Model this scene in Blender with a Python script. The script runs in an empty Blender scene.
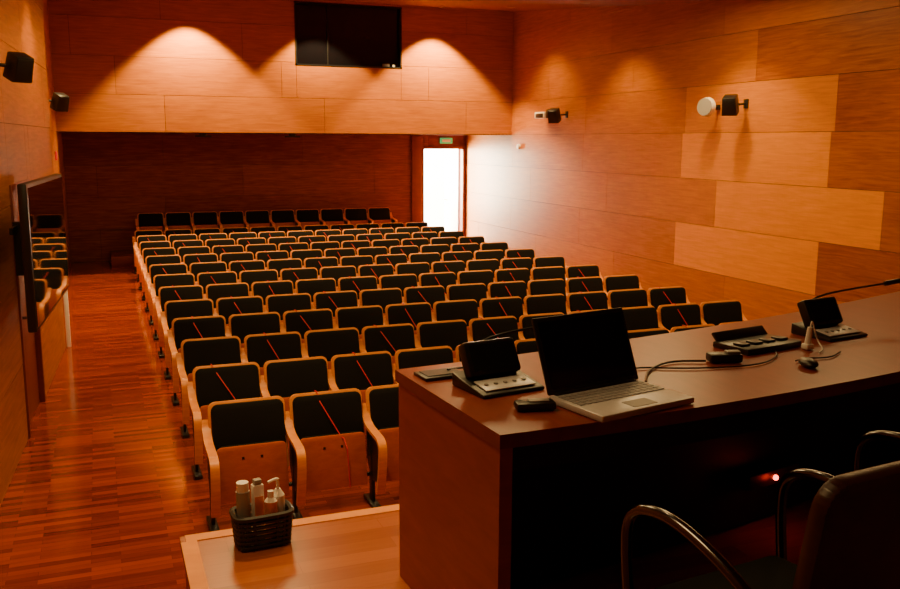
import bpy, bmesh, math, random
from mathutils import Vector, Matrix, Euler
random.seed(7)
D=bpy.data; SC=bpy.context.scene
# ------------------------------------------------------------ materials
def newmat(name):
    m=D.materials.new(name); m.use_nodes=True
    nt=m.node_tree; b=nt.nodes['Principled BSDF']
    return m,nt,b
def plain(name,col,rough=.5,metal=0,noise=0.0,nscale=40,emit=None,es=0,spec=.5,coat=0):
    m,nt,b=newmat(name)
    b.inputs['Roughness'].default_value=rough
    b.inputs['Metallic'].default_value=metal
    b.inputs['Specular IOR Level'].default_value=spec
    b.inputs['Coat Weight'].default_value=coat
    tc=nt.nodes.new('ShaderNodeTexCoord'); n=nt.nodes.new('ShaderNodeTexNoise')
    n.inputs['Scale'].default_value=nscale; n.inputs['Detail'].default_value=3
    nt.links.new(tc.outputs['Object'],n.inputs['Vector'])
    r=nt.nodes.new('ShaderNodeValToRGB')
    k=1-noise; 
    r.color_ramp.elements[0].position=.3; r.color_ramp.elements[1].position=.7
    r.color_ramp.elements[0].color=(col[0]*k,col[1]*k,col[2]*k,1)
    r.color_ramp.elements[1].color=(min(1,col[0]*(1+noise)),min(1,col[1]*(1+noise)),min(1,col[2]*(1+noise)),1)
    nt.links.new(n.outputs['Fac'],r.inputs['Fac']); nt.links.new(r.outputs['Color'],b.inputs['Base Color'])
    if emit: b.inputs['Emission Color'].default_value=(*emit,1); b.inputs['Emission Strength'].default_value=es
    return m
def wood(name,dark,light,scale=(1,1,18),rough=.4,tone=False,amt=.35,coat=0,spec=.5):
    m,nt,b=newmat(name)
    b.inputs['Roughness'].default_value=rough; b.inputs['Coat Weight'].default_value=coat; b.inputs['Specular IOR Level'].default_value=spec
    tc=nt.nodes.new('ShaderNodeTexCoord'); mp=nt.nodes.new('ShaderNodeMapping')
    mp.inputs['Scale'].default_value=scale
    nt.links.new(tc.outputs['Object'],mp.inputs['Vector'])
    n=nt.nodes.new('ShaderNodeTexNoise'); n.inputs['Scale'].default_value=2.2; n.inputs['Detail'].default_value=8; n.inputs['Roughness'].default_value=.65; n.inputs['Distortion'].default_value=.6
    nt.links.new(mp.outputs['Vector'],n.inputs['Vector'])
    mr=nt.nodes.new('ShaderNodeMapRange'); mr.inputs['From Min'].default_value=.25; mr.inputs['From Max'].default_value=.75
    mr.inputs['To Min'].default_value=(0 if not tone else -amt/2); mr.inputs['To Max'].default_value=(1 if not tone else amt/2)
    nt.links.new(n.outputs['Fac'],mr.inputs['Value'])
    fac=mr.outputs['Result']
    if tone:
        a=nt.nodes.new('ShaderNodeAttribute'); a.attribute_name='tone'
        ad=nt.nodes.new('ShaderNodeMath'); ad.operation='ADD'; ad.use_clamp=True
        nt.links.new(a.outputs['Fac'],ad.inputs[0]); nt.links.new(fac,ad.inputs[1]); fac=ad.outputs[0]
    r=nt.nodes.new('ShaderNodeValToRGB')
    r.color_ramp.elements[0].color=(*dark,1); r.color_ramp.elements[1].color=(*light,1)
    nt.links.new(fac,r.inputs['Fac']); nt.links.new(r.outputs['Color'],b.inputs['Base Color'])
    return m
def parquet(name,c1,c2,bw,rh,rough,swap=False):
    m,nt,b=newmat(name)
    b.inputs['Roughness'].default_value=rough
    tc=nt.nodes.new('ShaderNodeTexCoord'); mp=nt.nodes.new('ShaderNodeMapping')
    if swap: mp.inputs['Rotation'].default_value=(0,0,math.pi/2)
    nt.links.new(tc.outputs['Object'],mp.inputs['Vector'])
    br=nt.nodes.new('ShaderNodeTexBrick'); br.offset=.37; br.inputs['Scale'].default_value=1
    br.inputs['Brick Width'].default_value=bw; br.inputs['Row Height'].default_value=rh
    br.inputs['Mortar Size'].default_value=.0012; br.inputs['Mortar Smooth'].default_value=.1
    br.inputs['Color1'].default_value=(0,0,0,1); br.inputs['Color2'].default_value=(1,1,1,1); br.inputs['Mortar'].default_value=(0,0,0,1)
    nt.links.new(mp.outputs['Vector'],br.inputs['Vector'])
    m2=nt.nodes.new('ShaderNodeMapping'); m2.inputs['Scale'].default_value=(2,30,1)
    nt.links.new(mp.outputs['Vector'],m2.inputs['Vector'])
    n=nt.nodes.new('ShaderNodeTexNoise'); n.inputs['Scale'].default_value=2; n.inputs['Detail'].default_value=6
    nt.links.new(m2.outputs['Vector'],n.inputs['Vector'])
    mx=nt.nodes.new('ShaderNodeMix'); mx.data_type='FLOAT'; mx.inputs[0].default_value=.4
    nt.links.new(br.outputs['Color'],mx.inputs[2]); nt.links.new(n.outputs['Fac'],mx.inputs[3])
    r=nt.nodes.new('ShaderNodeValToRGB')
    r.color_ramp.elements[0].color=(*c1,1); r.color_ramp.elements[1].color=(*c2,1)
    r.color_ramp.elements[0].position=.1; r.color_ramp.elements[1].position=.9
    nt.links.new(mx.outputs[0],r.inputs['Fac']); nt.links.new(r.outputs['Color'],b.inputs['Base Color'])
    return m
M={}
M['wall']=wood('cherry_veneer_panels',(.17,.022,.0006),(.80,.29,.010),(1,1,14),.40,True,.38,spec=.22)
M['back']=plain('panel_joint_dark',(.03,.008,.004),.8)
M['floor']=parquet('red_parquet',(.11,.011,.002),(.36,.052,.008),.45,.055,.13)
M['stage']=parquet('stage_parquet',(.26,.055,.007),(.46,.125,.018),.6,.09,.25)
M['ceil']=plain('ceiling_paint',(.26,.06,.018),.7,noise=.04,nscale=3)
M['seatwood']=wood('seat_beech',(.62,.18,.012),(.88,.33,.032),(2,2,14),.38,spec=.4)
M['seatply']=wood('seat_underside_ply',(.36,.052,.005),(.54,.11,.011),(3,3,8),.45,spec=.35)
M['fabric']=plain('black_fabric',(.009,.009,.009),.85,noise=.3,nscale=200,spec=.12)
M['blk']=plain('black_plastic',(.010,.010,.011),.35,noise=.1)
M['steel']=plain('dark_steel',(.03,.03,.032),.4,metal=.6)
M['chrome']=plain('chrome',(.13,.13,.14),.16,metal=1)
M['silver']=plain('silver_plastic',(.62,.62,.66),.35,metal=.2,noise=.05)
M['key']=plain('laptop_keys',(.34,.34,.36),.5)
M['white']=plain('white_plastic',(.8,.78,.74),.4,noise=.03)
M['plaster']=plain('white_plaster',(.85,.85,.83),.8,noise=.02)
M['screen']=plain('screen_glass',(.004,.004,.006),.05,spec=.6)
M['glossy']=plain('display_glass',(.004,.004,.006),.03,spec=1.0,coat=.6)
M['tape']=plain('red_tape',(.62,.012,.03),.5)
M['desk']=wood('desk_top_cherry',(.17,.022,.005),(.26,.038,.009),(10,2,2),.30,spec=.35)
M['deskside']=wood('desk_side_cherry',(.27,.035,.005),(.38,.062,.009),(2,2,10),.4,spec=.4)
M['deskdark']=plain('desk_inner_shade',(.008,.004,.003),.6)  # near-black: shade of the unlit desk interior put into the colour
M['wicker']=plain('basket_weave',(.02,.015,.012),.6,noise=.4,nscale=60)
M['orange']=plain('orange_label',(.75,.22,.05),.5)
M['grey']=plain('grey_plastic',(.3,.29,.28),.5)
M['green']=plain('exit_green',(.05,.5,.12),.5,emit=(.1,.9,.3),es=.4)
M['lampdisc']=plain('lamp_disc',(.3,.12,.05),.6,emit=(1,.4,.15),es=.02)
M['redglow']=plain('red_glow_dot',(.8,.02,.01),.4,emit=(1,.05,.02),es=12)  # glowing dot for the red highlight at the chair arm
M['leather']=plain('dark_red_leather',(.045,.012,.012),.35,noise=.15)
M['doorred']=wood('dark_red_door',(.15,.014,.003),(.21,.028,.005),(2,2,6),.45)
# ------------------------------------------------------------ mesh builder
class MB:
    def __init__(s): s.bm=bmesh.new(); s.cl=s.bm.loops.layers.float_color.new('tone'); s.mats=[]
    def mi(s,m):
        if m not in s.mats: s.mats.append(m)
        return s.mats.index(m)
    def merge(s,t,mat,tone=.5,xf=None,smooth=True):
        if xf is not None: bmesh.ops.transform(t,matrix=xf,verts=t.verts)
        me=D.meshes.new('tmp'); t.to_mesh(me); t.free()
        n0=len(s.bm.faces); s.bm.from_mesh(me); D.meshes.remove(me)
        s.bm.faces.ensure_lookup_table(); i=s.mi(mat)
        s.cl=s.bm.loops.layers.float_color['tone']
        for f in s.bm.faces[n0:]:
            f.material_index=i; f.smooth=smooth
            for l in f.loops: l[s.cl]=(tone,tone,tone,1)
    def box(s,c,size,mat,rot=(0,0,0),bevel=0,seg=2,tone=.5):
        t=bmesh.new(); bmesh.ops.create_cube(t,size=1)
        bmesh.ops.scale(t,vec=size,verts=t.verts)
        if bevel>0: bmesh.ops.bevel(t,geom=t.edges[:],offset=bevel,segments=seg,profile=.5,affect='EDGES')
        s.merge(t,mat,tone,Matrix.Translation(c)@Euler(rot).to_matrix().to_4x4())
    def cyl(s,p0,p1,r,mat,seg=20,r2=None):
        p0=Vector(p0);p1=Vector(p1);d=p1-p0
        t=bmesh.new(); bmesh.ops.create_cone(t,cap_ends=True,segments=seg,radius1=r,radius2=r if r2 is None else r2,depth=d.length)
        q=d.to_track_quat('Z','Y').to_matrix().to_4x4()
        s.merge(t,mat,.5,Matrix.Translation((p0+p1)/2)@q)
    def sphere(s,c,r,mat,sc=(1,1,1)):
        t=bmesh.new(); bmesh.ops.create_uvsphere(t,u_segments=16,v_segments=10,radius=r)
        s.merge(t,mat,.5,Matrix.Translation(c)@Matrix.Diagonal((*sc,1)))
    def tube(s,pts,r,mat,seg=10,sub=0):
        pts=[Vector(p) for p in pts]
        for _ in range(sub):
            q=[pts[0]]
            for a,b in zip(pts,pts[1:]): q+= [a*.75+b*.25,a*.25+b*.75]
            q.append(pts[-1]); pts=q
        t=bmesh.new(); rings=[]; up=None
        for i,p in enumerate(pts):
            tg=(pts[min(i+1,len(pts)-1)]-pts[max(i-1,0)]).normalized()
            if up is None:
                up=Vector((0,0,1)) if abs(tg.z)<.9 else Vector((1,0,0))
            a=up-tg*up.dot(tg)
            a.normalize(); up=a; b=tg.cross(a)
            rings.append([t.verts.new(p+r*(math.cos(k*2*math.pi/seg)*a+math.sin(k*2*math.pi/seg)*b)) for k in range(seg)])
        for A,B in zip(rings,rings[1:]):
            for k in range(seg): t.faces.new((A[k],A[(k+1)%seg],B[(k+1)%seg],B[k]))
        t.faces.new(rings[0][::-1]); t.faces.new(rings[-1])
        bmesh.ops.recalc_face_normals(t,faces=t.faces)
        s.merge(t,mat)
    def ribbon(s,yz,x,w,th,mat,sub=2):
        pts=[Vector((0,a,b)) for a,b in yz]
        for _ in range(sub):
            q=[pts[0]]
            for a,b in zip(pts,pts[1:]): q+= [a*.75+b*.25,a*.25+b*.75]
            q.append(pts[-1]); pts=q
        t=bmesh.new(); rings=[]
        for i,p in enumerate(pts):
            tg=(pts[min(i+1,len(pts)-1)]-pts[max(i-1,0)]).normalized()
            n=Vector((0,-tg.z,tg.y))
            rings.append([t.verts.new((x+sx*w/2,p.y+sn*n.y*th/2,p.z+sn*n.z*th/2)) for sx,sn in((-1,-1),(1,-1),(1,1),(-1,1))])
        for A,B in zip(rings,rings[1:]):
            for k in range(4): t.faces.new((A[k],A[(k+1)%4],B[(k+1)%4],B[k]))
        t.faces.new(rings[0][::-1]); t.faces.new(rings[-1])
        bmesh.ops.recalc_face_normals(t,faces=t.faces)
        s.merge(t,mat)
    def prism(s,poly,axis,a0,a1,mat,xf=None,bevel=0):
        # poly 2d extruded along axis 'x'(poly=y,z) 'y'(x,z) 'z'(x,y)
        t=bmesh.new()
        def P(p,a): return {'x':(a,p[0],p[1]),'y':(p[0],a,p[1]),'z':(p[0],p[1],a)}[axis]
        A=[t.verts.new(P(p,a0)) for p in poly]; B=[t.verts.new(P(p,a1)) for p in poly]
        n=len(poly); t.faces.new(A); t.faces.new(B)
        for k in range(n): t.faces.new((A[k],A[(k+1)%n],B[(k+1)%n],B[k]))
        bmesh.ops.recalc_face_normals(t,faces=t.faces)
        if bevel: bmesh.ops.bevel(t,geom=t.edges[:],offset=bevel,segments=2,profile=.5,affect='EDGES')
        s.merge(t,mat,.5,xf)
    def mesh(s,name):
        me=D.meshes.new(name); s.bm.to_mesh(me); s.bm.free()
        for m in s.mats: me.materials.append(M[m])
        me.set_sharp_from_angle(angle=math.radians(35))
        return me
    def obj(s,name,loc=(0,0,0),rz=0):
        return place(name,s.mesh(name),loc,rz)
def place(name,me,loc,rz=0,parent=None):
    o=D.objects.new(name,me); o.location=loc; o.rotation_euler=(0,0,rz)
    SC.collection.objects.link(o)
    if parent: o.parent=parent
    return o
# ------------------------------------------------------------ room shell
ZROW=[0,.64,1.29,1.94,2.59,3.24,3.89,4.54,5.2]
def cut(rect,holes):
    out=[rect]
    for h in holes:
        nx=[]
        for (a,b,c,d) in out:
            ha,hb,hc,hd=h
            if hb<=a or ha>=b or hd<=c or hc>=d: nx.append((a,b,c,d)); continue
            if ha>a: nx.append((a,ha,c,d))
            if hb<b: nx.append((hb,b,c,d))
            m0=max(a,ha); m1=min(b,hb)
            if hc>c: nx.append((m0,m1,c,hc))
            if hd<d: nx.append((m0,m1,hd,d))
        out=nx
    return out
def panel_wall(name,P0,ang,L,z0,z1,joint,pw=2.9,holes=(),tonef=None,th=.12,zrows=ZROW):
    mb=MB(); g=.006
    for (a,b,c,d) in cut((0,L,z0,z1),holes):
        mb.box(((a+b)/2,.02+th/2,(c+d)/2),(b-a,th,d-c),'back')
    for r in range(len(zrows)-1):
        c0,d0=max(zrows[r],z0),min(zrows[r+1],z1)
        if d0-c0<.02: continue
        j=joint(r); k=math.floor((0-j)/pw)
        while j+k*pw<L:
            a0=max(0,j+k*pw); b0=min(L,j+(k+1)*pw)
            if b0-a0>.02:
                tone=tonef(r,(a0+b0)/2) if tonef else None
                if tone is None: tone=random.uniform(.38,.62)
                for (a,b,c,d) in cut((a0,b0,c0,d0),holes):
                    if b-a<.03 or d-c<.03: continue
                    mb.box(((a+b)/2,.0125,(c+d)/2),(b-a-g,.025,d-c-g),'wall',tone=tone)
            k+=1
    return mb.obj(name,P0,ang)
XR=8.0; YF=17.1; YB=19.6; ZS=2.58
LX=-.62
U0=YB+.15
jr={0:10.1,1:8.4,2:7.49,3:8.33,4:8.28,5:9.7,6:10.4,7:8.9}
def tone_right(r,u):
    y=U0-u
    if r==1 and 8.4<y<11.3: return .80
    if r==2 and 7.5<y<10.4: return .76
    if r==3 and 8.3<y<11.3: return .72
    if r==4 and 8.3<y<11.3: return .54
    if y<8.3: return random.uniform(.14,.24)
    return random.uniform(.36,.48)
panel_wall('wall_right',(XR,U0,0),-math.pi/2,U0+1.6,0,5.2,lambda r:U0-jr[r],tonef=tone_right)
doorX0,doorX1,doorZ=6.96,7.93,2.30
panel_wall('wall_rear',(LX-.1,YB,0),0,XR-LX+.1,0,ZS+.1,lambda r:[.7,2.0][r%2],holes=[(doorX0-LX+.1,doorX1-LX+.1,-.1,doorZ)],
           tonef=lambda r,u:random.uniform(.02,.12))  # dark tones carry the dimness under the soffit
W0,W1,WZ0,WZ1=3.56,5.61,3.85,4.97
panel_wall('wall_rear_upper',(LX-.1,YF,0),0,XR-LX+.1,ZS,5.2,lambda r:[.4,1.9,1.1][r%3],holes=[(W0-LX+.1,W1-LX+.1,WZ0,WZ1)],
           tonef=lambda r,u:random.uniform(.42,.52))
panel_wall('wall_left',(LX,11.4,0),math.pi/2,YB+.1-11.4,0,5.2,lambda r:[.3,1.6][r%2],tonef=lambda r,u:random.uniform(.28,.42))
nx0,ny0,nx1,ny1=-1.19,-1.6,-.475,11.45
La=math.hypot(nx1-nx0,ny1-ny0); aa=math.atan2(ny1-ny0,nx1-nx0)
dU=(8.0-ny0)/math.sin(aa)
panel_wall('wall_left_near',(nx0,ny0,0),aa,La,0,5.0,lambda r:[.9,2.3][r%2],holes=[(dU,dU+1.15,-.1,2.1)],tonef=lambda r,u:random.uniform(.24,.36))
mb=MB(); mb.box((-.56,11.46,2.5),(.17,.03,5.0),'wall',tone=.5); mb.obj('trim_1')
panel_wall('wall_front',(XR+.1,-1.6,0),math.pi,XR+1.5,0,4.3,lambda r:[.9,2.3][r%2])
mb=MB(); mb.box((3.4,9.2,-.05),(9.6,22.2,.1),'floor'); mb.obj('floor')
prof=[(-1.7,4.12),(5,4.15),(8,4.22),(11.2,4.41),(14,4.71),(YF+.1,5.03)]
def ceilz(y):
    for (a,za),(b,zb) in zip(prof,prof[1:]):
        if a<=y<=b: return za+(zb-za)*(y-a)/(b-a)
    return 5.0
mb=MB(); poly=prof+[(y,z+.1) for y,z in prof[::-1]]
mb.prism(poly,'x',-1.4,8.15,'ceil'); mb.obj('ceiling')
mb=MB(); mb.box(((LX+XR)/2,(YF+YB)/2+.1,ZS+.05),(XR-LX+.1,YB-YF-.06,.08),'ceil'); mb.obj('ceiling_soffit')
mb=MB(); mb.box((3.1,19.0,.11),(5.9,1.15,.22),'floor',bevel=.01); mb.obj('riser_platform')
# stage
SZ=.95
mb=MB()
mb.prism([(.23,3.42),(.23,1.6),(-1.0,1.6),(-1.0,-1.55),(7.95,-1.55),(7.95,3.42)],'z',0.0,SZ-.03,'deskside')
mb.prism([(.215,3.435),(.215,1.615),(-.98,1.615),(-.98,-1.55),(7.95,-1.55),(7.95,3.435)],'z',SZ-.03,SZ,'stage')
mb.box((4.08,3.405,SZ+.001),(7.69,.06,.004),'seatwood')
mb.box((.245,2.5,SZ+.001),(.06,1.75,.004),'seatwood')
mb.obj('stage_platform')
mb=MB(); mb.box((LX+.012,15.5,.05),(.02,8.1,.1),'doorred'); mb.obj('baseboard_left')
mb=MB(); mb.box((XR-.012,11.6,.05),(.02,15.8,.1),'doorred'); mb.obj('baseboard_right')
# booth window
mb=MB()
wx=(W0+W1)/2; wz=(WZ0+WZ1)/2
mb.box((wx,YF+.10,wz),(W1-W0,.012,WZ1-WZ0),'screen')
for z in (WZ0,WZ1): mb.box((wx,YF+.06,z),(W1-W0+.04,.13,.03),'blk')
for x in (W0,W1): mb.box((x,YF+.06,wz),(.03,.13,WZ1-WZ0+.03),'blk')
mb.box((W0+.62,YF+.08,wz),(.02,.03,WZ1-WZ0),'blk')
mb.box((W1-.28,YF+.085,WZ0+.05),(.14,.02,.05),'grey')
mb.box((W1-.12,YF+.085,WZ0+.04),(.06,.02,.04),'white')
mb.obj('window_1')
# rear door, frame, vestibule
mb=MB()
for x in (doorX0-.03,doorX1+.01): mb.box((x,YB+.06,doorZ/2),(.06,.2,doorZ),'doorred',bevel=.005)
mb.box(((doorX0+doorX1)/2,YB+.06,doorZ+.0),(doorX1-doorX0+.1,.2,.06),'doorred',bevel=.005)
mb.box((doorX0-.17,YB-.02,ZS/2),(.26,.05,ZS),'doorred',bevel=.006)
mb.box((doorX1-.03,YB+.62,doorZ/2),(.045,.9,doorZ-.06),'white',bevel=.004)
mb.cyl((doorX1-.09,YB+.95,1.05),(doorX1-.09,YB+.78,1.05),.012,'chrome')
mb.obj('door_1')
mb=MB()
mb.box((7.4,22.6,1.4),(3.4,.06,2.9),'plaster'); mb.box((7.4,21.2,2.85),(3.4,2.9,.06),'plaster')
mb.box((5.75,21.2,1.4),(.06,2.9,2.9),'plaster'); mb.box((9.1,21.2,1.4),(.06,2.9,2.9),'plaster')
mb.box((7.4,21.25,-.05),(3.4,3.1,.1),'plaster'); mb.obj('wall_vestibule')
mb=MB(); mb.box((0,0,0),(.30,.03,.13),'green',bevel=.005); mb.box((0,-.017,0),(.2,.004,.06),'white'); mb.obj('exit_sign',(7.5,YB-.03,2.46))
dx=math.cos(aa); dy=math.sin(aa)
mb=MB(); mb.box((.575,.06,1.05),(1.13,.05,2.1),'doorred',bevel=.004)
for x in (.02,1.13): mb.box((x,.03,1.05),(.05,.09,2.1),'doorred',bevel=.004)
mb.box((.575,.03,2.08),(1.15,.09,.05),'doorred',bevel=.004)
mb.cyl((.12,.03,1.0),(.12,-.05,1.0),.012,'chrome'); mb.cyl((.12,-.05,1.0),(.25,-.05,1.0),.01,'chrome')
mb.obj('door_2',(nx0+dx*dU,ny0+dy*dU,0),aa)
mb=MB(); mb.box((0,0,.42),(.05,.10,.84),'white',bevel=.008); mb.box((0,0,.86),(.06,.11,.03),'grey',bevel=.004); mb.obj('wall_end_strip',(-.44,11.53,0))  # white upright strip with a grey cap
# ------------------------------------------------------------ display on left wall
mb=MB()
mb.box((0,0,0),(1.99,.06,1.02),'blk',bevel=.012)
mb.box((0,-.031,.0),(1.93,.004,.96),'glossy')
mb.box((-.3,.10,0),(.08,.16,.4),'steel'); mb.box((.5,.11,0),(.08,.20,.4),'steel')
mb.box((-.3,.16,.15),(.5,.02,.05),'steel')
tvx0,tvy0,tvx1,tvy1=-.48,6.69,-.325,8.67
mb.obj('wall_display',((tvx0+tvx1)/2,(tvy0+tvy1)/2,1.66),math.atan2(tvy1-tvy0,tvx1-tvx0))
# ------------------------------------------------------------ speakers
def speaker(name,loc,ang,armlen,side=1,sc=1.0):
    mb=MB(); T=math.radians(22)
    Rr=Euler((T,0,ang)).to_matrix()
    mb.prism([(-.10*sc,-.12*sc),(.10*sc,-.12*sc),(.085*sc,.12*sc),(-.085*sc,.12*sc)],'y',-.09*sc,.08*sc,'blk',bevel=.012,xf=Rr.to_4x4())
    mb.box(Rr@Vector((0,-.092*sc,0)),(.155*sc,.006,.2*sc),'steel',rot=(T,0,ang),bevel=.002)
    mb.cyl((0,0,0),(armlen*side,0,.02),.014,'steel')
    mb.box((armlen*side,0,.02),(.02,.08,.12),'steel',bevel=.004)
    return mb.obj(name,loc)
speaker('wall_speaker',(-.49,7.4,2.98),math.radians(35),.18,-1,.8)
speaker('wall_speaker',(-.43,13.8,2.97),math.radians(35),.18,-1,.95)
speaker('wall_speaker',(7.74,9.85,2.94),math.radians(-50),.25,1,1.0)
speaker('wall_speaker',(7.74,14.75,2.92),math.radians(-50),.25,1,1.0)
def roundlamp(loc):
    mb=MB(); mb.cyl((0,0,0),(-.06,-.02,0),.13,'white',28,.12); mb.cyl((-.06,-.02,0),(-.075,-.025,0),.115,'grey',28)
    mb.cyl((0,0,0),(.22,.05,0),.014,'steel'); mb.box((.21,.05,0),(.02,.07,.07),'steel')
    mb.obj('round_wall_speaker',loc)
roundlamp((7.76,10.35,2.93))
mb=MB()
mb.box((0,0,0),(.22,.42,.12),'white',bevel=.02); mb.box((-.10,.0,-.01),(.04,.30,.08),'blk',bevel=.01); mb.box((-.02,-.27,.02),(.14,.1,.16),'blk',bevel=.015)
mb.box((.12,0,0),(.05,.08,.1),'steel'); mb.obj('wall_projector_unit',(7.85,15.35,2.94))
mb=MB(); mb.cyl((0,0,0),(-.05,0,0),.05,'white',20); mb.obj('wall_sensor',(7.995,16.7,2.35))
mb=MB(); mb.box((0,0,0),(.03,.12,.2),'white',bevel=.005); mb.obj('wall_thermostat',(-.60,13.3,2.45))
mb=MB(); mb.box((0,0,0),(.03,.1,.14),'tape',bevel=.005); mb.obj('fire_alarm_box',(-.60,15.8,2.2))
for x in (1.85,3.5):
    mb=MB(); mb.cyl((0,0,0),(0,0,-.05),.07,'blk'); mb.box((0,0,-.06),(.3,.06,.03),'blk',bevel=.005); mb.obj('soffit_light',(x,YF+.25,ZS+.005))
# ------------------------------------------------------------ seats
SP=.535; X0=.565; HT=.775
def rounded_top(w,z0,z1,r,n=6):
    p=[(-w/2,z0),(w/2,z0)]
    for k in range(n+1):
        a=k/n*math.pi/2; p.append((w/2-r+r*math.cos(a),z1-r+r*math.sin(a)))
    for k in range(n+1):
        a=math.pi/2+k/n*math.pi/2; p.append((-w/2+r+r*math.cos(a),z1-r+r*math.sin(a)))
    return p
def seat_mesh(name,right):
    mb=MB()
    rec=Matrix.Translation((0,0,HT))@Matrix.Rotation(math.radians(-14),4,'X')@Matrix.Translation((0,0,-HT))
    mb.prism(rounded_top(.505,.30,HT,.05),'y',.0,.022,'seatwood',xf=rec,bevel=.004)
    mb.prism(rounded_top(.47,.40,HT-.018,.045),'y',-.055,-.001,'fabric',xf=rec,bevel=.014)
    fold=Matrix.Translation((0,-.16,.15))@Matrix.Rotation(math.radians(-8),4,'X')
    mb.prism(rounded_top(.45,.0,.36,.03),'y',-.075,-.055,'seatply',xf=fold,bevel=.004)
    mb.prism(rounded_top(.43,.02,.36,.04),'y',-.054,.015,'fabric',xf=fold,bevel=.015)
    for sx in (-.06,.06): mb.box(fold@Vector((sx,-.077,.28)),(.016,.004,.016),'blk')
    sides=[-SP/2]+([SP/2] if right else [])
    for x in sides:
        mb.ribbon([(.0,.66),(-.03,.60),(-.12,.54),(-.30,.53),(-.42,.525),(-.46,.47),(-.445,.34),(-.415,.22),(-.39,.15)],x,.056,.022,'seatwood')
        mb.box((x,-.20,.27),(.022,.07,.50),'steel',bevel=.004)
        mb.prism([(-.40,.22),(-.20,.18),(-.10,.32),(-.10,.53),(-.41,.51),(-.43,.40)],'x',x-.009,x+.009,'steel')
        mb.box((x,-.20,.015),(.06,.26,.03),'blk',bevel=.008)
    mb.cyl((-SP/2,-.15,.20),(SP/2,-.15,.20),.014,'steel',10)
    return mb.mesh(name)
mA=seat_mesh('auditorium_seat_mesh',False); mB=seat_mesh('auditorium_seat_end_mesh',True)
rows=[(5.86+n,X0,11,0) for n in range(13)]+[(19.2,.68,10,.22)]
tape=MB()
for ri,(y,x0,n,z) in enumerate(rows):
    for c in range(n):
        cx=x0+SP*(c+.5)
        place('auditorium_seat',mB if c==n-1 else mA,(cx,y,z))
        if (ri+c)%2==1 and ri<13:
            s=1; j=random.uniform(-.05,.05)
            tape.tube([(cx-.10*s+j,y+.09,.55),(cx-.095*s+j,y+.026,HT+.004),(cx-.09*s+j,y-.012,HT+.003),(cx-.07*s+j*.5,y-.072,HT-.05),(cx+.06*s,y-.175,.50),(cx+.07*s,y-.215,.50),(cx+.08*s,y-.262,.44),(cx+.10*s,y-.248,.16)],.0038,'tape',6)
tape.obj('barrier_tape')
# ------------------------------------------------------------ desk
DZ=SZ+.75
def yfar(x): t=max(0,x-.914); return 2.84+.10*t+.04*t*t
xs=[.905+(4.6-.905)*k/24 for k in range(25)]
def yn(x):
    t=x-.948; return min(2.085+.010*t+.05*t*t, yfar(x)-.70)
mb=MB()
nxs=[.955]+xs[1:]
top=[(x,yfar(x)) for x in xs]+[(x,yn(x)) for x in nxs[::-1]]
mb.prism(top,'z',DZ-.04,DZ,'desk')
xi=[.975+(4.55-.975)*k/24 for k in range(25)]
fr=[(x,yfar(x)-.02) for x in xi]+[(x,yfar(x)-.05) for x in xi[::-1]]
mb.prism(fr,'z',SZ+.001,DZ-.04,'deskside')
fr=[(x,yn(x)+.03) for x in xi]+[(x,yn(x)+.05) for x in xi[::-1]]
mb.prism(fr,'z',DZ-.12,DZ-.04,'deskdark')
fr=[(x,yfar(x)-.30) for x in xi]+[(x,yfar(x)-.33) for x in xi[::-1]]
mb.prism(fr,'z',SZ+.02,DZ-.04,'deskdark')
mb.prism([(.962,2.10),(1.0,2.10),(.97,yfar(.97)-.01),(.915,yfar(.93)-.01)],'z',SZ+.001,DZ-.04,'deskside')
mb.prism([(4.54,yn(4.55)+.02),(4.59,yn(4.58)+.02),(4.59,yfar(4.58)-.01),(4.54,yfar(4.55)-.01)],'z',SZ+.001,DZ-.04,'deskside')
mb.obj('presenter_desk')
# laptop
mb=MB()
w,dp=.366,.238
mb.box((0,0,.012),(w,dp,.02),'silver',bevel=.005)
for r in range(5):
    for c in range(14):
        mb.box((-.158+c*.0243,.085-r*.0215,.0232),(.020,.017,.003),'key')
mb.box((0,-.075,.0226),(.09,.055,.0015),'grey')
mb.box((0,.112,.02),(w-.04,.018,.018),'blk',bevel=.006)
tl=math.radians(-22)
R=Matrix.Translation((0,.118,.022))@Matrix.Rotation(tl,4,'X')
mb.box(R@Vector((0,0,.118)),(w,.010,.236),'blk',rot=(tl,0,0),bevel=.004)
mb.box(R@Vector((0,-.0055,.118)),(w-.03,.002,.206),'screen',rot=(tl,0,0))
mb.obj('laptop',(1.414,2.225,DZ),math.radians(11.5))
# conference microphone units
def mic(loc,rz,tipx=.385):
    mb=MB()
    mb.prism([(-.11,0),(.08,0),(.08,.045),(.02,.032),(-.11,.012)],'x',-.115,.115,'blk',bevel=.006)
    mb.box((0,-.055,.0245),(.185,.075,.004),'silver',rot=(math.radians(9),0,0),bevel=.001)
    for i in range(5): mb.cyl((-.07+i*.035,-.055,.024),(-.07+i*.035,-.055,.030),.007,'grey',12)
    T=math.radians(-28)
    mb.box((0,.035,.085),(.195,.045,.115),'blk',rot=(T,0,0),bevel=.012)
    f=Euler((T,0,0)).to_matrix()@Vector((0,-.0235,0))
    mb.box(Vector((0,.035,.085))+f,(.16,.003,.085),'fabric',rot=(T,0,0))
    g=[(-.03,.07,.08),(-.025,.075,.125),(.04,.065,.15),(.18,.045,.165),(tipx-.05,.025,.178)]
    mb.tube(g,.0045,'blk',8,sub=2)
    mb.tube([(tipx-.07,.028,.176),(tipx,.015,.184)],.011,'blk',12)
    mb.sphere((tipx,.015,.184),.0115,'blk')
    mb.obj('conference_microphone',loc,rz)
mic((1.14,2.53,DZ),math.radians(9)); mic((2.72,2.78,DZ),math.radians(8),.46)
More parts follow.
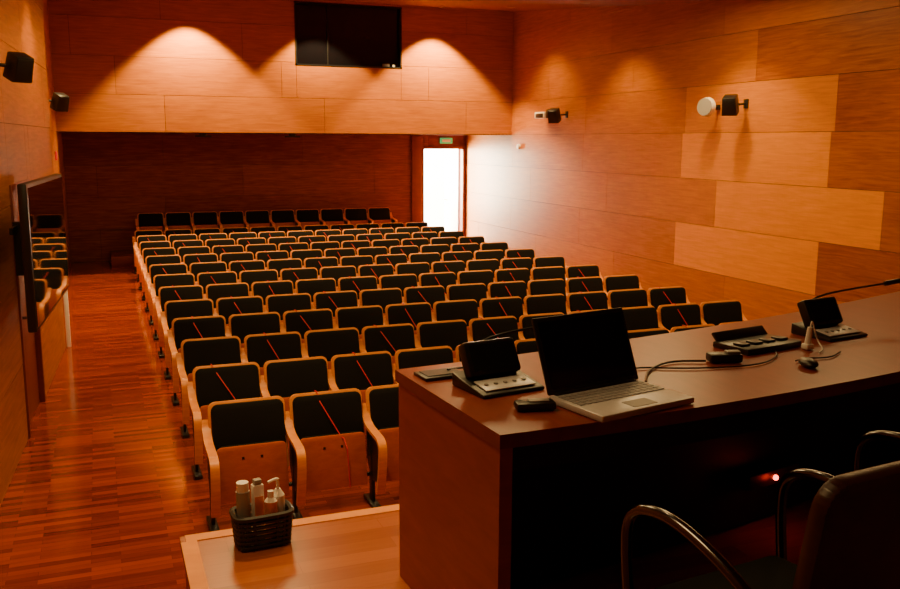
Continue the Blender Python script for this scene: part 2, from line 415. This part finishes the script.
mb=MB(); mb.box((0,0,.006),(.15,.10,.012),'blk',bevel=.003); mb.box((0,0,.013),(.12,.07,.003),'steel'); mb.obj('desk_socket_plate',(1.02,2.71,DZ),math.radians(5))
mb=MB()
mb.box((0,0,.012),(.30,.17,.024),'blk',bevel=.006); mb.box((0,.085,.035),(.28,.012,.045),'blk',rot=(math.radians(-45),0,0),bevel=.004)
for i in range(4): mb.box((-.11+i*.07,-.02,.028),(.045,.045,.01),'blk',bevel=.003)
mb.obj('desk_cable_box',(2.30,2.69,DZ),math.radians(10))
mb=MB(); mb.box((0,0,.012),(.035,.035,.022),'white',bevel=.006); mb.cyl((0,0,.02),(.006,0,.085),.013,'white',16,.009)
mb.tube([(.006,0,.08),(.012,0,.11),(.03,.01,.09),(.045,.0,.03),(.03,-.05,.008),(-.02,-.08,.006)],.003,'white',8,2)
mb.obj('power_plug',(2.45,2.59,DZ+.001))
mb=MB(); mb.box((0,0,.018),(.12,.06,.032),'blk',bevel=.01); mb.box((.03,.0,.037),(.05,.03,.008),'grey',bevel=.002); mb.obj('power_adapter',(2.03,2.54,DZ),math.radians(-15))
mb=MB(); mb.sphere((0,0,.012),.03,'blk',(1.0,1.7,.55)); mb.obj('computer_mouse',(2.26,2.38,DZ+.004),math.radians(-20))
mb=MB(); mb.box((0,0,.014),(.12,.055,.026),'blk',bevel=.01); mb.box((.01,0,.029),(.06,.03,.003),'grey',bevel=.001); mb.obj('presentation_remote',(1.145,2.26,DZ),math.radians(-12))
mb=MB()
mb.tube([(1.60,2.38,DZ+.010),(1.70,2.52,DZ+.006),(1.84,2.60,DZ+.006),(1.96,2.55,DZ+.008)],.004,'blk',8,2)
mb.tube([(2.09,2.58,DZ+.012),(2.12,2.64,DZ+.006),(2.15,2.66,DZ+.008)],.004,'blk',8,2)
mb.tube([(1.56,2.46,DZ+.006),(1.66,2.58,DZ+.006),(1.85,2.48,DZ+.006),(2.10,2.44,DZ+.006),(2.25,2.52,DZ+.006),(2.30,2.59,DZ+.006)],.003,'blk',8,2)
mb.tube([(2.26,2.44,DZ+.008),(2.32,2.47,DZ+.006),(2.42,2.44,DZ+.006),(2.52,2.50,DZ+.006)],.003,'blk',8,2)
mb.tube([(1.05,2.72,DZ+.016),(1.12,2.77,DZ+.006),(1.2,2.74,DZ+.006),(1.19,2.64,DZ+.012)],.004,'blk',8,2)
mb.obj('desk_cables')
# ------------------------------------------------------------ office chairs
def chair_mesh():
    mb=MB()
    mb.prism([(-.22,-.20),(.22,-.20),(.23,.05),(.21,.23),(-.21,.23),(-.23,.05)],'z',.40,.47,'fabric',bevel=.022)
    R=Matrix.Translation((0,-.19,.47))@Matrix.Rotation(math.radians(9),4,'X')
    mb.prism(rounded_top(.45,.02,.44,.06),'y',-.022,.022,'leather',xf=R,bevel=.014)
    for s in (-1,1):
        mb.tube([(s*.25,.19,0.01),(s*.25,.22,.30),(s*.255,.26,.56),(s*.255,.25,.67),(s*.255,.12,.705),(s*.255,-.04,.67),(s*.25,-.18,.60),(s*.22,-.25,.56)],.014,'chrome',12,3)
        mb.tube([(s*.22,-.25,.56),(s*.23,-.24,.30),(s*.25,-.26,.01)],.013,'chrome',10,2)
        mb.tube([(s*.25,.215,.36),(s*.18,.10,.395)],.011,'chrome',8)
        mb.tube([(s*.23,-.24,.36),(s*.16,-.12,.395)],.011,'chrome',8)
        for y in (.19,-.26): mb.cyl((s*.25,y,0),(s*.25,y,.02),.018,'blk',12)
    mb.tube([(-.23,-.245,.46),(0,-.25,.45),(.23,-.245,.46)],.012,'chrome',8)
    return mb.mesh('armchair_mesh')
cm=chair_mesh()
place('conference_armchair',cm,(1.40,1.49,SZ+.001),math.radians(6))
place('conference_armchair',cm,(2.34,1.72,SZ+.001),math.radians(8))
place('conference_armchair',cm,(3.25,1.90,SZ+.001),math.radians(14))
# ------------------------------------------------------------ basket with bottles
mb=MB()
for k in range(7):
    z=.012+k*.019; s=1+.10*k/6
    a,b=.098*s,.062*s
    pts=[]
    for t in range(25):
        an=t/24*2*math.pi; c,sn=math.cos(an),math.sin(an)
        e=.45; pts.append((a*math.copysign(abs(c)**e,c),b*math.copysign(abs(sn)**e,sn),z))
    mb.tube(pts,.0075 if k<6 else .011,'wicker',6)
for t in range(22):
    an=t/22*2*math.pi; c,sn=math.cos(an),math.sin(an); e=.45
    p=(math.copysign(abs(c)**e,c),math.copysign(abs(sn)**e,sn))
    mb.tube([(.096*p[0],.060*p[1],.0),(.107*p[0],.068*p[1],.128)],.006,'wicker',6)
mb.box((0,0,.006),(.19,.118,.010),'wicker',bevel=.003)
mb.obj('storage_basket',(.508,3.27,SZ+.004),math.radians(4))
bx,by,bz=.508,3.27,SZ+.018
mb=MB(); mb.cyl((0,0,0),(-.004,0,.20),.026,'grey',20); mb.cyl((-.004,0,.20),(-.004,0,.235),.023,'white',20); mb.obj('spray_can',(bx-.065,by,bz))
mb=MB(); mb.box((0,0,.11),(.042,.035,.21),'white',bevel=.004); mb.box((0,-.018,.13),(.034,.002,.08),'orange'); mb.box((0,0,.225),(.03,.028,.02),'grey',bevel=.004); mb.obj('wipes_box',(bx-.012,by+.015,bz),.2)
mb=MB(); mb.cyl((0,0,0),(0,0,.155),.024,'orange',20); mb.cyl((0,0,.155),(0,0,.17),.024,'white',20,.012); mb.cyl((0,0,.17),(0,0,.195),.012,'white',16); mb.obj('cleaning_bottle',(bx+.032,by-.02,bz))
mb=MB(); mb.cyl((0,0,0),(0,0,.16),.026,'white',24,.025); mb.cyl((0,0,.16),(0,0,.185),.025,'white',24,.010); mb.cyl((0,0,.185),(0,0,.225),.006,'white',12)
mb.tube([(0,0,.222),(-.01,-.01,.228),(-.04,-.02,.222)],.006,'white',8,1); mb.obj('soap_dispenser',(bx+.066,by+.018,bz))
# added strip whose glowing red dot stands for the highlight on a chair arm
px,pz=2.41,1.17; py=yfar(px)-.33-.055
mb=MB(); mb.box((0,0,0),(.30,.04,.06),'blk',bevel=.006); mb.sphere((0,-.024,0),.011,'redglow'); mb.obj('red_glow_strip',(px,py,pz),math.radians(11))
L=D.lights.new('red_glow_lamp','POINT'); L.energy=.2; L.color=(1,.04,.02); L.shadow_soft_size=.02  # added lamp, casts the red glow under the desk
o=D.objects.new('red_glow_lamp',L); o.location=(px,py-.07,pz); SC.collection.objects.link(o)
# ------------------------------------------------------------ lights
WARM=(1,.64,.24)
def spot(x,y,energy,ang=42,blend=.35,tgt=None,col=WARM,size=.03,z=None,fixture=True):
    zc=ceilz(y) if z is None else z
    if fixture:
        mb=MB(); mb.cyl((0,0,-.012),(0,0,.01),.075,'lampdisc',24); mb.cyl((0,0,-.016),(0,0,-.011),.055,'lampdisc',24); mb.obj('ceiling_downlight',(x,y,zc))
    L=D.lights.new('downlight_lamp','SPOT'); L.energy=energy; L.spot_size=math.radians(ang*2); L.spot_blend=blend; L.color=col; L.shadow_soft_size=size
    o=D.objects.new('downlight_lamp',L); o.location=(x,y,zc-.04); SC.collection.objects.link(o)
    if tgt is not None: o.rotation_euler=(Vector(tgt)-o.location).to_track_quat('-Z','Y').to_euler()
def panel(x,y,e,sx=1.2,sy=1.2,col=WARM):  # unseen panels added overhead to brighten the room
    z=ceilz(y)
    mb=MB(); mb.box((0,0,-.012),(sx+.06,sy+.06,.02),'grey',bevel=.005); mb.box((0,0,-.024),(sx,sy,.006),'lampdisc'); mb.obj('added_light_panel',(x,y,z))
    A=D.lights.new('added_panel_lamp','AREA'); A.shape='RECTANGLE'; A.size=sx; A.size_y=sy; A.energy=e; A.color=col
    o=D.objects.new('added_panel_lamp',A); o.location=(x,y,z-.035); SC.collection.objects.link(o)
for x in (1.62,3.95,6.25): spot(x,16.55,1350 if x!=3.95 else 750,48,.3,size=.05)
for y,e in ((15.3,260),(12.6,260),(9.8,240),(7.0,50)): spot(7.1,y,e*1.2,54,.6,size=.10)
for x in (1.2,3.5,5.8):
    for y in (11.5,14.2): spot(x,y,360,58,.8,size=.1)
for x in (1.3,4.2,6.4): 
    panel(x,9.3,58); panel(x,6.2,50)
spot(-.05,10.0,260,48,.8,size=.08); spot(-.05,14.0,520,48,.8,size=.08); spot(-.3,6.5,80,50,.8,size=.08)
spot(.7,4.5,290,50,.7,size=.06); spot(1.6,4.0,75,60,.8,size=.1)
panel(-.2,2.6,30,.6,1.2)  # added out of view to light desk side, stage and basket
# daylight in the vestibule
A=D.lights.new('vestibule_daylight','AREA'); A.shape='RECTANGLE'; A.size=1.1; A.size_y=2.0; A.energy=1900; A.color=(1,.80,.50)
o=D.objects.new('vestibule_daylight',A); o.location=(6.15,21.4,1.7); SC.collection.objects.link(o)
o.rotation_euler=(Vector((8.0,18.9,1.2))-o.location).to_track_quat('-Z','Y').to_euler()
A=D.lights.new('vestibule_fill_lamp','AREA'); A.shape='RECTANGLE'; A.size=2.4; A.size_y=1.4; A.energy=900; A.color=(1,.95,.86)  # added fill, brightens the vestibule's back wall
o=D.objects.new('vestibule_fill_lamp',A); o.location=(7.5,21.6,2.78); SC.collection.objects.link(o)
w=D.worlds.new('World'); SC.world=w; w.use_nodes=True
w.node_tree.nodes['Background'].inputs[0].default_value=(.05,.03,.02,1); w.node_tree.nodes['Background'].inputs[1].default_value=.3
# ------------------------------------------------------------ camera
psi=math.radians(21.25); th=math.radians(9.72); roll=math.radians(.25)
F=Vector((math.cos(th)*math.sin(psi),math.cos(th)*math.cos(psi),-math.sin(th)))
R=Vector((math.cos(psi),-math.sin(psi),0)); U=R.cross(F)
R2=R*math.cos(roll)+U*math.sin(roll); U2=U*math.cos(roll)-R*math.sin(roll)
cam=D.cameras.new('camera'); cam.sensor_width=36; cam.lens=36; cam.clip_start=.05; cam.clip_end=100
co=D.objects.new('camera',cam); SC.collection.objects.link(co)
mt=Matrix((R2,U2,-F)).transposed().to_4x4(); mt.translation=(0,0,2.47); co.matrix_world=mt
SC.camera=co
